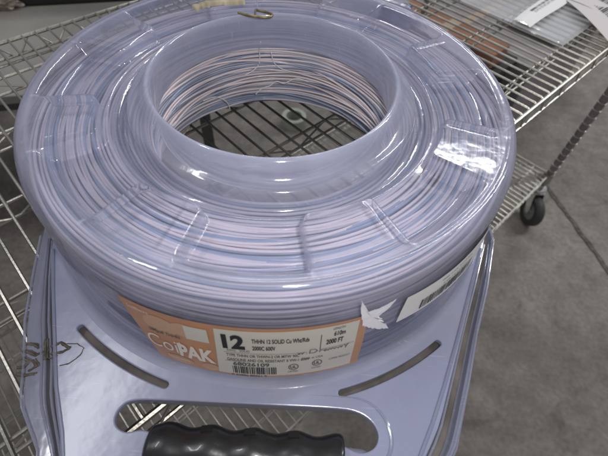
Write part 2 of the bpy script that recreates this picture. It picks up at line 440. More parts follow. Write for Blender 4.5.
def plate(name, loops, ztop, zbot, bev, m, parent):
    cu = bpy.data.curves.new(name, 'CURVE'); cu.dimensions = '2D'; cu.fill_mode = 'BOTH'
    th = (ztop-zbot)/2
    cu.extrude = max(th-bev, .0001); cu.bevel_depth = bev; cu.bevel_resolution = 2; cu.offset = -bev
    for L in loops:
        sp = cu.splines.new('POLY'); sp.points.add(len(L)-1); sp.use_cyclic_u = True
        for q, p in zip(sp.points, L): q.co = (p[0], p[1], 0, 1)
    t = bpy.data.objects.new('tmp', cu); COL.objects.link(t)
    dg = bpy.context.evaluated_depsgraph_get(); me = bpy.data.meshes.new_from_object(t.evaluated_get(dg))
    bpy.data.objects.remove(t); bpy.data.curves.remove(cu)
    me.materials.clear(); me.materials.append(m); me.name = name
    zc = (ztop+zbot)/2
    for v in me.vertices: v.co.z += zc
    me.polygons.foreach_set('use_smooth', [False]*len(me.polygons))
    o = bpy.data.objects.new(name, me); COL.objects.link(o); o.parent = parent
    return o
def circ(r, n=160): return [Vector((r*math.cos(2*PI*i/n), r*math.sin(2*PI*i/n))) for i in range(n)]
def grow(P, s): c = Vector((.004, -.260)); return [c+(Vector(p)-c)*s for p in P]
S1 = slot(-127.5, -105.5); S2 = slot(-71.8, -49.0)
hol = smooth_poly(HOLE, 2)
plate('base_plate', [smooth_poly(outline(0, .2335), 1), circ(.2300), S1, S2, hol], -.1248, -.1305, .0011, M_plate, case)
plate('seam_gasket', [smooth_poly(outline(.50, .2345), 1), circ(.2250), grow(hol, 1.16)], -.1335, -.1385, .0008, M_gapdirt, case)
o = plate('bottom_flange', [smooth_poly(outline(1, .2365), 1), circ(.2240), grow(hol, 1.16)], -.1395, -.1492, .0018, M_flange, case)
plate('flange_lip', [smooth_poly(outline(.86, .2355), 1), smooth_poly(outline(.66, .2330, .28), 1)], -.1285, -.1390, .0012, M_flange, case)
# raised bead around the handle opening and creases in the plate corners
mb = MB()
bead = [Vector((p.x, p.y, -.1254)) for p in grow(hol, 1.10)]
bead = [Vector((p.x, -.260+(p.y+.260)*1.45, p.z)) for p in bead]
bi = [i for i in range(len(bead)) if bead[i].x > .080 or (bead[i].x > 0 and bead[i].y > -.255)]
k0 = next(i for i in range(len(bi)) if bi[i-1] != bi[i]-1) if bi[0] == 0 and bi[-1] == len(bead)-1 else 0
bi = bi[k0:]+bi[:k0]
mb.tube([bead[i] for i in bi], [.0004+.0014*math.sin(PI*min(1, max(0, q/(len(bi)-1)))) for q in range(len(bi))], 8)
for P in ([(-.205, -.118, -.1240), (-.186, -.162, -.1246), (-.165, -.208, -.1246), (-.149, -.243, -.1246), (-.131, -.275, -.1246), (-.115, -.31, -.1246)],
          [(.219, -.080, -.1240), (.1985, -.130, -.1246), (.178, -.180, -.1246), (.160, -.222, -.1246), (.147, -.250, -.1246), (.118, -.305, -.1246)]):
    b = MB(); b.tube(P, .0016, 8); b.build('plate_crease', M_flange, case)
mb.build('raised_bead', M_flange, case)
for side in (0, 1):
    idx = range(1, 9) if side == 0 else range(9, 17)
    for q, zz in ((.16, -.1300), (.42, -.1283), (.92, -.1283), (1.0, -.1395)) if side == 0 else ((.12, -.1300), (.80, -.1283), (1.0, -.1395)):
        b = MB(); P = []
        for k in idx:
            u, l = UL[k]; P.append((u[0]*(1-q)+l[0]*q, u[1]*(1-q)+l[1]*q, zz))
        b.tube([Vector(p)+Vector((.0012*noise.noise(Vector(p)*40), 0, 0)) for p in P], .0011, 7)
        b.build('moulded_seam', M_flange, case)
# lower half of drum: inner skirt wall + bottom ring
mb = MB(); mb.lathe([(.2262, -.124), (.2255, -.136), (.2240, -.1490), (.2150, -.1493), (.1920, -.1488)], 240)
mb.build('bottom_shell', M_flange, case)
# rear feet of the case
def foot(sx):
    P = []
    for x, y in [(.060, .2205), (.085, .2395), (.100, .2440), (.112, .2430), (.124, .2330), (.150, .168), (.140, .1760), (.090, .2060), (.060, .2160)]:
        P.append(Vector((sx*x, y)))
    if sx < 0: P.reverse()
    return smooth_poly(P, 2)
for sx in (1, -1):
    plate('rear_foot', [foot(sx)], -.0035 if sx > 0 else -.045, -.1490, .0045, M_flange, case)

# handle grip
gx0, gx1, GY, GZ = -.066, .0775, -.2800, -.1320
mb = MB(); n = 90; m = 36; V = []; F = []
for i in range(n+1):
    t = i/n; x = gx0+(gx1-gx0)*t
    w = .5+.5*math.cos((x+.0535)/.0318*2*PI)
    for k in range(m):
        a = 2*PI*k/m
        top = max(0, math.cos(a-.3))
        r = .0190-.0032*(1-w)*(.35+.65*top)
        if i == 0 or i == n: r *= .93
        V.append((x, GY+r*math.cos(a), GZ+r*math.sin(a)*1.02))
for i in range(n):
    for k in range(m): F.append((i*m+k, (i+1)*m+k, (i+1)*m+(k+1) % m, i*m+(k+1) % m))
F.append(tuple(range(m))); F.append(tuple(n*m+k for k in reversed(range(m))))
grip = link_mesh('handle_grip', V, F, M_rubber, case, auto=50)
# moulded slots in the grip
mb = MB()
for x in (-.0245, .0075, .0400):
    a = .80
    for (r0) in (.0180,):
        mb = MB()
        c = Vector((x, GY+r0*math.cos(a), GZ+r0*math.sin(a)))
        RM = Matrix.Rotation(a-PI/2, 3, 'X')
        s = .0042
        P = []
        for dx, dy in [(-s, -s*.7), (s, -s*.7), (s, s*.7), (-s, s*.7)]: P.append(c+RM @ Vector((dx, dy, .0016)))
        for dx, dy in [(-s, -s*.7), (s, -s*.7), (s, s*.7), (-s, s*.7)]: P.append(c+RM @ Vector((dx, dy, -.004)))
        mb.add(P, [(0, 1, 2, 3), (0, 4, 5, 1), (1, 5, 6, 2), (2, 6, 7, 3), (3, 7, 4, 0), (7, 6, 5, 4)])
    mb.build('grip_slot', M_hole, grip, smooth=False, auto=None)
# bar ends each side of grip
for x0, x1 in ((-.104, gx0+.004), (gx1-.004, .112)):
    mb = MB(); pts = []; rr = []
    for i in range(22):
        t = i/21; x = x0+(x1-x0)*t; e = t if x0 < 0 else 1-t     # e = 0 at the plate, 1 at the grip
        k = ss(0, .55, e)
        pts.append((x, -.2825+.0009*noise.noise(Vector((x*300, 0, 0))), -.1405+.0008*k)); rr.append((.007+.0065*k)*(1+.09*noise.noise(Vector((x*220, 4, 0)))))
    mb.tube(pts, rr, 20); mb.build('handle_bar', M_plate, case)

# ------------------------------------------------------------------ labels on the wall
def wall_r(z):
    P = [(r, zz) for r, zz in outer]
    for (r0, z0), (r1, z1) in zip(P, P[1:]):
        if z0 >= z >= z1 and z < -.02: return r0+(r1-r0)*(z0-z)/(z0-z1+1e-9)
    return .2193
def onwall(th_deg, z, off):
    r = wall_r(z); a = math.radians(th_deg)
    r += .0007*noise.noise(Vector((math.cos(a)*2.2, math.sin(a)*2.2, z*25)))+off
    return Vector((r*math.cos(a), r*math.sin(a), z))
def wall_patch(name, corners, m, parent, off, nu=60, nv=14):
    """corners: TL, TR, BR, BL as (theta, z)"""
    V = []; F = []
    for j in range(nv+1):
        for i in range(nu+1):
            u, v = i/nu, j/nv
            th = (corners[0][0]*(1-u)+corners[1][0]*u)*(1-v)+(corners[3][0]*(1-u)+corners[2][0]*u)*v
            z = (corners[0][1]*(1-u)+corners[1][1]*u)*(1-v)+(corners[3][1]*(1-u)+corners[2][1]*u)*v
            V.append(onwall(th, z, off))
    for j in range(nv):
        for i in range(nu):
            a = j*(nu+1)+i; F.append((a, a+1, a+nu+2, a+nu+1))
    o = link_mesh(name, V, F, m, parent)
    return o
ZT, ZB = -.040, -.1165
lab = wall_patch('product_label', [(-113.5, ZT+.001), (-67.2, ZT), (-67.2, ZB), (-108.6, ZB)], M_orange, case, .0007)
lab['label'] = 'orange and cream product label'
cream = wall_patch('label_panel', [(-94.9, ZT-.003), (-69.0, ZT-.003), (-69.0, ZB+.003), (-95.6, ZB+.003)], M_cream, lab, .0011)
# light blobs of the printed background
def wall_disc(parent, th, z, rx, rz, m, off, name):
    V = [onwall(th, z, off)]; F = []
    for ring in range(1, 5):
        for k in range(32):
            a = 2*PI*k/32; q = ring/4
            V.append(onwall(th+math.degrees(rx*q*math.cos(a)/.22), z+rz*q*math.sin(a), off))
    for k in range(32): F.append((0, 1+k, 1+(k+1) % 32))
    for ring in range(3):
        for k in range(32):
            b = 1+ring*32; F.append((b+k, b+32+k, b+32+(k+1) % 32, b+(k+1) % 32))
    return V, F
mb = MB()
for th, z, rx, rz in [(-105.5, -.0585, .0135, .012), (-100.9, -.0560, .0100, .0095), (-109.9, -.046, .004, .0025), (-97.2, -.1085, .007, .006), (-103.5, -.1085, .011, .006)]:
    V, F = wall_disc(lab, th, z, rx, rz, None, .0010, ''); link_mesh('printed_spot', V, F, M_orange2, lab)
def text_verts(s, size, bold=0, shear=0, sx=1):
    cu = bpy.data.curves.new('t', 'FONT'); cu.body = s; cu.size = size; cu.offset = bold; cu.shear = shear; cu.resolution_u = 3
    o = bpy.data.objects.new('t', cu); COL.objects.link(o)
    dg = bpy.context.evaluated_depsgraph_get(); me = bpy.data.meshes.new_from_object(o.evaluated_get(dg))
    V = [(v.co.x*sx, v.co.y) for v in me.vertices]; F = [tuple(p.vertices) for p in me.polygons]
    bpy.data.objects.remove(o); bpy.data.curves.remove(cu); bpy.data.meshes.remove(me)
    return V, F
def wall_text(mb, s, th, z, size, bold=0, shear=0, sx=1, off=.0015, slope=0):
    V, F = text_verts(s, size, bold, shear, sx)
    mb.add([onwall(th+math.degrees(x/.2225), z+y+slope*x, off) for x, y in V], F)
def wall_rect(mb, th, z, w, h, off=.0015, slope=0):
    nseg = max(1, int(w/.004)); P = []
    for i in range(nseg+1):
        x = w*i/nseg
        P += [onwall(th+math.degrees(x/.2225), z+slope*x, off), onwall(th+math.degrees(x/.2225), z+h+slope*x, off)]
    mb.add(P, [(2*i, 2*i+2, 2*i+3, 2*i+1) for i in range(nseg)])
# wordmark
for args in (('Coil', -109.8, -.0960, .0290, -.0001, .62), ('PAK', -103.2, -.0985, .0285, .0012, .52)):
    mb = MB(); wall_text(mb, args[0], args[1], args[2], args[3], bold=args[4], sx=args[5], off=.0014, slope=0)
    mb.build('wordmark', M_logo, lab, smooth=False, auto=None)
mb = MB(); wall_text(mb, 'Southwire', -111.6, -.0475, .006, off=.0014, sx=.7); mb.build('maker_name', M_logo, lab, smooth=False, auto=None)
mb = MB(); wall_text(mb, 'Southwire', -106.2, -.1085, .0065, off=.0014, sx=.7); mb.build('maker_name', M_logo, lab, smooth=False, auto=None)
mb = MB(); wall_text(mb, 'SIMpull THHN', -108.2, -.0700, .0058, bold=.0001, sx=.7)
mb.build('small_print', M_inkfaint, lab, smooth=False, auto=None)
mb = MB()
wall_text(mb, '12', -94.5, -.0685, .0270, bold=.0013, sx=.68)
wall_text(mb, 'THHN 12 SOLID Cu Wht/Rds', -88.4, -.0590, .0086, bold=.0002, sx=.37)
wall_text(mb, '2000C 600V', -88.4, -.0695, .0086, bold=.0002, sx=.37)
wall_text(mb, '610m', -73.6, -.0570, .0090, bold=.0002, sx=.42)
wall_text(mb, '2000 FT', -74.9, -.0675, .0094, bold=.0003, sx=.40)
wall_rect(mb, -76.0, -.0740, .0005, .022)
wall_text(mb, 'LENGTH', -73.9, -.0480, .0046, sx=.5)
mb.build('printed_text', M_ink, lab, smooth=False, auto=None)
mb = MB()
wall_text(mb, 'AWG   SOLID', -93.2, -.0735, .0046, sx=.6)
wall_text(mb, 'TYPE THHN OR THWN-2 OR MTW 90C', -93.4, -.0815, .0060, bold=.0001, sx=.50)
wall_text(mb, 'GASOLINE AND OIL RESISTANT II VW-1 600V', -93.4, -.0885, .0060, bold=.0001, sx=.50)
wall_text(mb, '68026109', -92.4, -.0960, .0080, bold=.0002, sx=.85)
wall_text(mb, 'Made in USA', -79.3, -.0870, .0050, sx=.6)
wall_rect(mb, -93.8, -.0755, .060, .0004)
wall_rect(mb, -76.0, -.0740, .026, .0004, slope=.02)
wall_rect(mb, -93.8, -.0895, .014, .0004)
# certification roundels
def ring(mb, th, z, r):
    P = []; n = 28
    for k in range(n):
        a = 2*PI*k/n
        for q in (r, r*.82): P.append(onwall(th+math.degrees(.75*q*math.cos(a)/.2225), z+1.05*q*math.sin(a), .0015))
    mb.add(P, [(2*k, 2*((k+1) % n), 2*((k+1) % n)+1, 2*k+1) for k in range(n)])
for th, z in ((-80.8, -.0985), (-76.2, -.0960)):
    ring(mb, th, z, .0052); wall_text(mb, 'UL', th-.65, z-.0024, .0070, bold=.0002, sx=.55)
wall_text(mb, 'LISTED', -81.9, -.1085, .0044, sx=.6); wall_text(mb, 'LISTED', -77.2, -.1060, .0040, sx=.6)
wall_text(mb, 'E123456 COPPER PRODUCT'.replace('E123456 ', ''), -74.0, -.0950, .0040, sx=.5)
mb.build('small_print', M_inkfaint, lab, smooth=False, auto=None)
mb = MB(); x = 0; rng = random.Random(3)
while x < .033:
    w = rng.choice((.0004, .0007, .0010)); wall_rect(mb, -92.6+math.degrees(x/.2225), -.1110, w, .0135); x += w+rng.choice((.0004, .0006, .0009))
wall_text(mb, '0 32886 80261 9', -93.0, -.1152, .0044, sx=.9)
mb.build('barcode', M_ink, lab, smooth=False, auto=None)
# blank patch where the square code sits (code itself left out)
mb = MB(); wall_rect(mb, -100.6, -.0665, .0170, .0195, off=.0013); mb.build('blank_patch', M_cream, lab, auto=None)
# pen handwriting
def pen(mb, th0, z0, strokes, sc, rad=.00035):
    for st in strokes:
        P = []
        for i in range(len(st)-1):
            for q in range(5):
                t = q/5; P.append((st[i][0]*(1-t)+st[i+1][0]*t, st[i][1]*(1-t)+st[i+1][1]*t))
        P.append(st[-1])
        mb.tube([onwall(th0+math.degrees(x*sc/.2225), z0+y*sc, .0017) for x, y in P], rad, 5)
mb = MB()
pen(mb, -80.1, -.0770, [[(0, .6), (.3, 0), (.6, .5), (.9, 0), (1.3, .7)], [(1.7, .05), (1.8, .1)], [(2.3, 0), (2.5, 1.5), (3.4, 1.4), (3.9, .7), (3.3, 0), (2.3, 0)],
    [(4.3, 0), (4.4, .7), (4.6, .6), (4.9, .7)], [(5.6, .7), (5.1, .4), (5.4, 0), (5.8, .5), (6, 0), (6.4, .7), (6.6, .2), (7, .7), (7.3, .1), (7.7, .6), (8.1, .1), (8.5, .7), (8.7, .1), (9.0, .7)], [(9.3, .9), (9.7, .3), (10.2, 1.1)], [(9.9, .7), (9.6, -.4)]], .0037, .00035)
mb.build('pen_writing', M_pen, lab, auto=None)
# second label
lab2 = wall_patch('barcode_label', [(-59.6, -.0365), (-27, -.0385), (-27, -.0760), (-60.3, -.0700)], M_white, case, .0012)
lab2['label'] = 'white barcode sticker on the drum wall'
mb = MB(); x = 0
while x < .062:
    w = rng.choice((.0006, .001, .0015)); wall_rect(mb, -55.0+math.degrees(x/.2225), -.0665, w, .0130, off=.0018); x += w+rng.choice((.0006, .001, .0014))
wall_text(mb, 'S 4 8 1 0 2 5 6 0 3', -49.5, -.0510, .0040, off=.0018); wall_text(mb, 'WIRE 12 SOL WHITE 2000', -50.5, -.0700+.0265, .0033, off=.0018)
mb.build('barcode', M_ink, lab2, smooth=False, auto=None)
# star-shaped flash glare beside the label, painted as a ragged white patch
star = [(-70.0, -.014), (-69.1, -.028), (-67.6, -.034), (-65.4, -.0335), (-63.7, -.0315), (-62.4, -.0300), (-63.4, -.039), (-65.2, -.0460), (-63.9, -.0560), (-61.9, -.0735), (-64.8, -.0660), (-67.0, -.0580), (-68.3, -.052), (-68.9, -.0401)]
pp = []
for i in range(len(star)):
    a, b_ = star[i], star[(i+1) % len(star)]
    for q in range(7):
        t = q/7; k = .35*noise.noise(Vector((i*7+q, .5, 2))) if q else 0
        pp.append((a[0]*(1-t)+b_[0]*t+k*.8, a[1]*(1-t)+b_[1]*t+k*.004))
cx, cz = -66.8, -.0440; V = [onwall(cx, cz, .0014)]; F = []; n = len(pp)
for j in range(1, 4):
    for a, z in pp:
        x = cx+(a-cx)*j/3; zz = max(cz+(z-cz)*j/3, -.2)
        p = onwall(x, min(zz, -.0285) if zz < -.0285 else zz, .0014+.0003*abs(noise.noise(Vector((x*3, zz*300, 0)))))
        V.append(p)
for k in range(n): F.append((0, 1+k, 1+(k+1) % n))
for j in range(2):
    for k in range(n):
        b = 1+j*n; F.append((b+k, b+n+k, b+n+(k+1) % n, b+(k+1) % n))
link_mesh('glare_patch', V, F, mat('glare_white', (.95, .93, .94), .3, coat=.6), case)
# brown marker scribble on the corner of plate and flange
mb = MB()
def scrib(P, r=.0007):
    Q = []
    for i in range(len(P)-1):
        for q in range(6):
            t = q/6; a = Vector(P[i]).lerp(Vector(P[i+1]), t)
            Q.append(a+Vector((.0006*noise.noise(a*300), .0006*noise.noise(a*300+Vector((5, 5, 5))), 0)))
    Q.append(Vector(P[-1])); mb.tube(Q, [r*(.7+.8*abs(noise.noise(q*200))) for q in Q], 6)
zt = -.1249
scrib([(-.166, -.212, zt), (-.160, -.208, zt), (-.151, -.212, zt), (-.155, -.216, zt), (-.164, -.218, zt)], .0015)
scrib([(-.158, -.209, zt), (-.146, -.208, zt), (-.139, -.211, zt), (-.140, -.218, zt), (-.147, -.225, zt), (-.153, -.227, zt)], .0006)
scrib([(-.164, -.222, zt), (-.158, -.219, zt)], .0009)
mb.build('marker_writing', M_marker, case, auto=None)
mb = MB(); zt = -.1288
for P in ([(-.189, -.210), (-.183, -.210), (-.178, -.213)], [(-.190, -.216), (-.184, -.217), (-.178, -.219), (-.174, -.216)], [(-.187, -.222), (-.181, -.224), (-.183, -.229), (-.188, -.230)],
          [(-.178, -.223), (-.173, -.228), (-.178, -.232)], [(-.186, -.235), (-.180, -.236), (-.172, -.234)], [(-.176, -.205), (-.172, -.214), (-.169, -.222)]):
    scrib([(x, y, zt) for x, y in P], .0015); scrib([(x+.0016, y+.0012, zt) for x, y in P], .0010)
mb.build('marker_writing', M_marker, case, auto=None)

# ------------------------------------------------------------------ the coil of wire inside
mb = MB(); rw = .00135
def ringpts(r, z, n=200, ar=.0009, az=.0007, seed=0, wig=None):
    P = []
    for i in range(n):
        a = 2*PI*i/n; c = Vector((math.cos(a)*1.7, math.sin(a)*1.7, seed*3.7))
        c2 = Vector((math.cos(a)*5, math.sin(a)*5, seed*1.3))
        rr = r+ar*2.2*noise.noise(c)+ar*.6*noise.noise(c2); zz = z+az*2*noise.noise(c+Vector((9, 9, 9)))
        if wig: rr += wig(a)[0]; zz += wig(a)[1]
        P.append((rr*math.cos(a), rr*math.sin(a), zz))
    return P
rng = random.Random(11); sd = 0
def pick(): return rng.choices((0, 1, 2), (.48, .22, .30))[0]
RO, ZTOP, ZBOT = .2145, -.0235, -.1400
def rin(z): return .1180+.0125*ss(.04, .118, -z)
r = .1250
while r < RO-.003:                                         # top layers
    zz = ZTOP-.010*ss(.150, .128, r)*1.0
    sd += 1; mb.tube(ringpts(r, zz+rng.uniform(-.0016, .0004), seed=sd), rw, 6, closed=True, m=pick())
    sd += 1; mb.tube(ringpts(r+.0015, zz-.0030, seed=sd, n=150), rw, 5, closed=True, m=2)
    r += rng.uniform(.0025, .0037)
z = ZTOP-.002
while z > ZBOT:                                            # outer and inner faces
    sd += 1; mb.tube(ringpts(RO-.001+.0052*ss(.03, .12, -z)+rng.uniform(-.0016, .0006), z, seed=sd, n=240), rw, 6, closed=True, m=pick())
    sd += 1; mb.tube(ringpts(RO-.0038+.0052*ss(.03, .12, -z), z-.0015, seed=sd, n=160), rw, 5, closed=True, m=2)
    z -= rng.uniform(.0026, .0036)
z = -.0310
while z > -.1140:
    sd += 1; mb.tube(ringpts(rin(z)+.0015+rng.uniform(-.0010, .0016), z, seed=sd, n=200, ar=.0012, az=.0012), rw, 6, closed=True, m=pick())
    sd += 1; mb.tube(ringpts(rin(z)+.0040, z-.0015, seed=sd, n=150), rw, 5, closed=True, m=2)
    z -= rng.uniform(.0024, .0033)
for k in range(18):                                        # strands that wander across the top and the inner face
    a0 = rng.uniform(0, 2*PI); am = rng.uniform(.004, .012); base = rng.uniform(.155, .19)
    sd += 1; mb.tube(ringpts(base, ZTOP+.0012, seed=sd, n=240, wig=lambda a: (am*math.sin(a-a0), 0)), rw, 6, closed=True, m=pick())
for k in range(14):
    a0 = rng.uniform(0, 2*PI); am = rng.uniform(.004, .016); base = rng.uniform(-.095, -.05)
    sd += 1
    P = ringpts(.1165, base, seed=sd, n=240, wig=lambda a: (.0+.008*ss(.05, .135, -(base+am*math.sin(a-a0))), am*math.sin(a-a0)))
    mb.tube(P, rw*.9, 6, closed=True, m=pick())
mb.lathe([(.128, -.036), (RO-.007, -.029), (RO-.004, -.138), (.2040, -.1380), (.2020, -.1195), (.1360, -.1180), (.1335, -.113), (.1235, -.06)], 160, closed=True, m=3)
coil = mb.build('wire_coil', M_w+[M_gap_shade], None, auto=None)
tag(coil, 'coil of pinkish white electrical wire wound inside the plastic reel case', 'coil of wire')

# loose strands and hook at the opening
def strand(name, pts, r, m, label, cat):
    P = [Vector(p) for p in pts]
    Q = []
    for i in range(len(P)-1):
        p0, p1, p2, p3 = P[max(i-1, 0)], P[i], P[i+1], P[min(i+2, len(P)-1)]
        for q in range(8):
            t = q/8
            Q.append(.5*((2*p1)+(p2-p0)*t+(2*p0-5*p1+4*p2-p3)*t*t+(3*p1-p0-3*p2+p3)*t**3))
    Q.append(P[-1]); b = MB(); b.tube(Q, r, 7); o = b.build(name, m, None, auto=None); tag(o, label, cat); return o
def cylp(th, r, z): a = math.radians(th); return (r*math.cos(a), r*math.sin(a), z)
strand('wire_end', [(-.047, .0985, .0115), (-.036, .0925, .0125), (-.022, .0905, .0125), (-.0135, .0935, .0120), (-.0125, .1010, .0110), (-.020, .1075, .0100), (-.031, .1110, .0095)], .0013, M_brass,
       'bent brass coloured wire end hooked over the far rim of the opening', 'wire end')
strand('plastic_thread', [cylp(104, .1060, -.020), cylp(104.5, .1130, -.034), cylp(105, .1135, -.050), cylp(109, .1125, -.058), cylp(114, .1125, -.062)], .0006, M_white,
       'thin pale thread hanging down below the brass wire end', 'thread', )
strand('plastic_thread', [cylp(108, .1150, -.092), cylp(104, .1140, -.084), cylp(99, .1130, -.080), cylp(95, .1130, -.074), cylp(90, .1130, -.076), cylp(83, .1130, -.068), cylp(75, .113, -.069)], .0007, M_white,
       'wavy white thread along the lower far side of the opening', 'thread')
strand('plastic_thread', [cylp(125, .1160, -.106), cylp(127, .1140, -.093), cylp(134, .1130, -.080), cylp(143, .1130, -.077)], .0006, M_white,
       'curved white thread low on the left inside of the opening', 'thread')
strand('plastic_thread', [cylp(98, .1130, -.036), cylp(96, .1125, -.050), cylp(90, .1125, -.058), cylp(80, .1125, -.060)], .0006, M_white,
       'short pale curl of thread right of the brass wire end', 'thread')

strand('wire_end', [(-.0290, .1110, .0100), (-.0300, .1065, .0115), (-.0300, .0990, .0100), (-.0298, .0960, .0112)], .0011, mat('rusty_stub', (.12, .09, .055), .6),
       'short dark stub crossing the bent brass wire end on the far rim', 'wire end')

# tan foam scrap in the far pad
mb = MB(); V = []; F = []; n = 40
for i in range(n+1):
    t = i/n; th = math.radians(129-21*t); w = .0045+.0035*noise.noise(Vector((i*.3, 0, 0)))
    for q, (dr, dz) in enumerate([(-w, 0), (-w*.6, .003), (w*.7, .0035), (w, 0)]):
        rr = .160+dr+.003*math.sin(t*5)+.0012*noise.noise(Vector((i*.9, q, 1))); V.append((rr*math.cos(th), rr*math.sin(th), -.0012+dz))
    if i: 
        for q in range(3): F.append(((i-1)*4+q, i*4+q, i*4+q+1, (i-1)*4+q+1))
F.append((0, 1, 2, 3)); F.append((n*4+3, n*4+2, n*4+1, n*4))
o = link_mesh('foam_strip', V, F, M_tan)
tag(o, 'ragged tan strip stuck on the far pad of the reel case', 'foam strip')

def quilt(name, a0, a1, b0, b1, z0, amp, m, parent, nx=50, ny=50, seed=0, thick=.006):
    V = []; F = []
    for s in (1, -1):
        for j in range(ny+1):
            for i in range(nx+1):
                u, v = i/nx, j/ny
                e = min(1, 8*min(u, 1-u, v, 1-v)); e = math.sqrt(max(0, e))
                h = noise.noise(Vector((u*3+seed, v*4, 0)))*amp+noise.noise(Vector((u*9+seed, v*8, 3)))*amp*.4
                z = z0+(thick/2+h)*e if s > 0 else z0-thick/2*e*.9
                V.append(S(a0+(a1-a0)*u, b0+(b1-b0)*v, z))
    K = (nx+1)*(ny+1)
    for s in (0, 1):
        for j in range(ny):
            for i in range(nx):
                a = s*K+j*(nx+1)+i; f = (a, a+1, a+nx+2, a+nx+1); F.append(f if s == 0 else f[::-1])
    return link_mesh(name, V, F, m, parent)
# ------------------------------------------------------------------ packet with labels on the shelf (upper right)
pk = thing('plastic_packet', 'clear shiny plastic packet lying on the wire shelf with two white barcode labels', 'plastic packet')
def film():
    m = bpy.data.materials.new('clear_film'); m.use_nodes = True; nt = m.node_tree; b = nt.nodes['Principled BSDF']; out = nt.nodes['Material Output']
    b.inputs['Base Color'].default_value = (.85, .87, .86, 1); b.inputs['Roughness'].default_value = .14
    b.inputs['Specular IOR Level'].default_value = 1; b.inputs['Coat Weight'].default_value = 1
    tr = N(nt, 'ShaderNodeBsdfTransparent'); mx = N(nt, 'ShaderNodeMixShader'); mx.inputs[0].default_value = .30
    nt.links.new(tr.outputs[0], mx.inputs[1]); nt.links.new(b.outputs[0], mx.inputs[2]); nt.links.new(mx.outputs[0], out.inputs['Surface'])
    return m
M_film = film()
quilt('film', .608, 1.02, -.066, .28, -.1445, .0035, M_film, pk, seed=1)
def sheet(name, P, m, parent, thick=.0004, n=24):
    """bilinear quad P (4 world points) with a gentle curl"""
    V = []; F = []
    for s in (0, 1):
        for j in range(n+1):
            for i in range(n+1):
                u, v = i/n, j/n
                p = (P[0]*(1-u)+P[1]*u)*(1-v)+(P[3]*(1-u)+P[2]*u)*v
                p = p+Vector((0, 0, .004*math.sin(u*PI)+.0015*math.sin(v*7)-s*thick)); V.append(p)
    K = (n+1)**2
    for s in (0, 1):
        for j in range(n):
            for i in range(n):
                a = s*K+j*(n+1)+i; f = (a, a+1, a+n+2, a+n+1); F.append(f if s == 0 else f[::-1])
    return link_mesh(name, V, F, m, parent), (lambda u, v, h=.0008: (P[0]*(1-u)+P[1]*u)*(1-v)+(P[3]*(1-u)+P[2]*u)*v+Vector((0, 0, .004*math.sin(u*PI)+.0015*math.sin(v*7)+h)))
def bars(mp, u0, u1, v0, v1, parent, m, seed):
    b = MB(); rg = random.Random(seed); u = u0
    while u < u1:
        w = rg.choice((.006, .01, .018))
        b.add([mp(u, v0), mp(u+w, v0), mp(u+w, v1), mp(u, v1)], [(0, 1, 2, 3)]); u += w+rg.choice((.007, .011, .016))
    for k in range(3):
        vv = v1+.06+.05*k
        uu = u0
        while uu < u1-.02:
            w = rg.uniform(.02, .07); b.add([mp(uu, vv), mp(uu+w, vv), mp(uu+w, vv+.016), mp(uu, vv+.016)], [(0, 1, 2, 3)]); uu += w+.02
    b.build('barcode', m, parent, smooth=False, auto=None)
TAGS = []

# ------------------------------------------------------------------ pixel-free placement of far things
# brown carton and grey carton on the lower shelf
def carton(name, a0, a1, b0, b1, z0, h, m, label, flap=True):
    t = thing(name, label, 'box')
    b = MB(); c = S((a0+a1)/2, (b0+b1)/2, z0+h/2); RM = Matrix.Rotation(YAW, 3, 'Z')
    b.box(c, (a1-a0, b1-b0, h), RM); bevel_mod(b.build('carton_body', m, t, smooth=False, auto=None), .004)
    b = MB(); b.box(S((a0+a1)/2, (b0+b1)/2, z0+h+.0012), (a1-a0-.01, .045, .0016), RM); b.build('packing_tape', mat('tape_'+name, (.35, .27, .18), .3), t, smooth=False, auto=None)
    return t
# (their shelf coordinates are set below)
def shade_block(a0, a1, b0, b1, z0, h, label):
    t = thing('black_shade_block', label, 'shade_block'); RM = Matrix.Rotation(YAW, 3, 'Z')
    b = MB(); b.box(S((a0+a1)/2, (b0+b1)/2, z0+h/2-.006), (a1-a0-.02, b1-b0-.02, h-.012), RM); bevel_mod(b.build('shade_block_body', M_black, t, smooth=False, auto=None), .006)
    b = MB()
    for da, db, w, l in ((a0, (b0+b1)/2, .02, b1-b0), (a1, (b0+b1)/2, .02, b1-b0), ((a0+a1)/2, b0, a1-a0-.0205, .02), ((a0+a1)/2, b1, a1-a0-.0205, .02)):
        b.box(S(da, db, z0+h-.022), (w, l, .03), RM)
    b.build('shade_block_rim', M_black, t, smooth=False, auto=None)
shade_block(1.225, 1.44, .255, .80, FLOOR, .39, 'black block on the floor for the shaded side of the brown cardboard box')  # box side in shade, built as a separate black body
carton('cardboard_box', 1.255, 1.37, .275, .74, FLOOR+.391, .06, M_card, 'flat brown cardboard box lying on the black shade block, seen through the shelf wires')
carton('grey_box', 1.47, 2.15, .19, .95, FLOOR, .36, M_cardg, 'dull grey box on the floor beyond the black shade block')
fb = quilt('foil_bag', 1.68, 2.05, .20, .47, FLOOR+.361+.022, .008, mat('silver_foil', (.75, .77, .75), .16, metal=.9, bump=.5, bscale=14), None, seed=4, thick=.04)
tag(fb, 'shiny silver foil bag glinting below the white paper slips, lying on the grey box', 'foil bag')

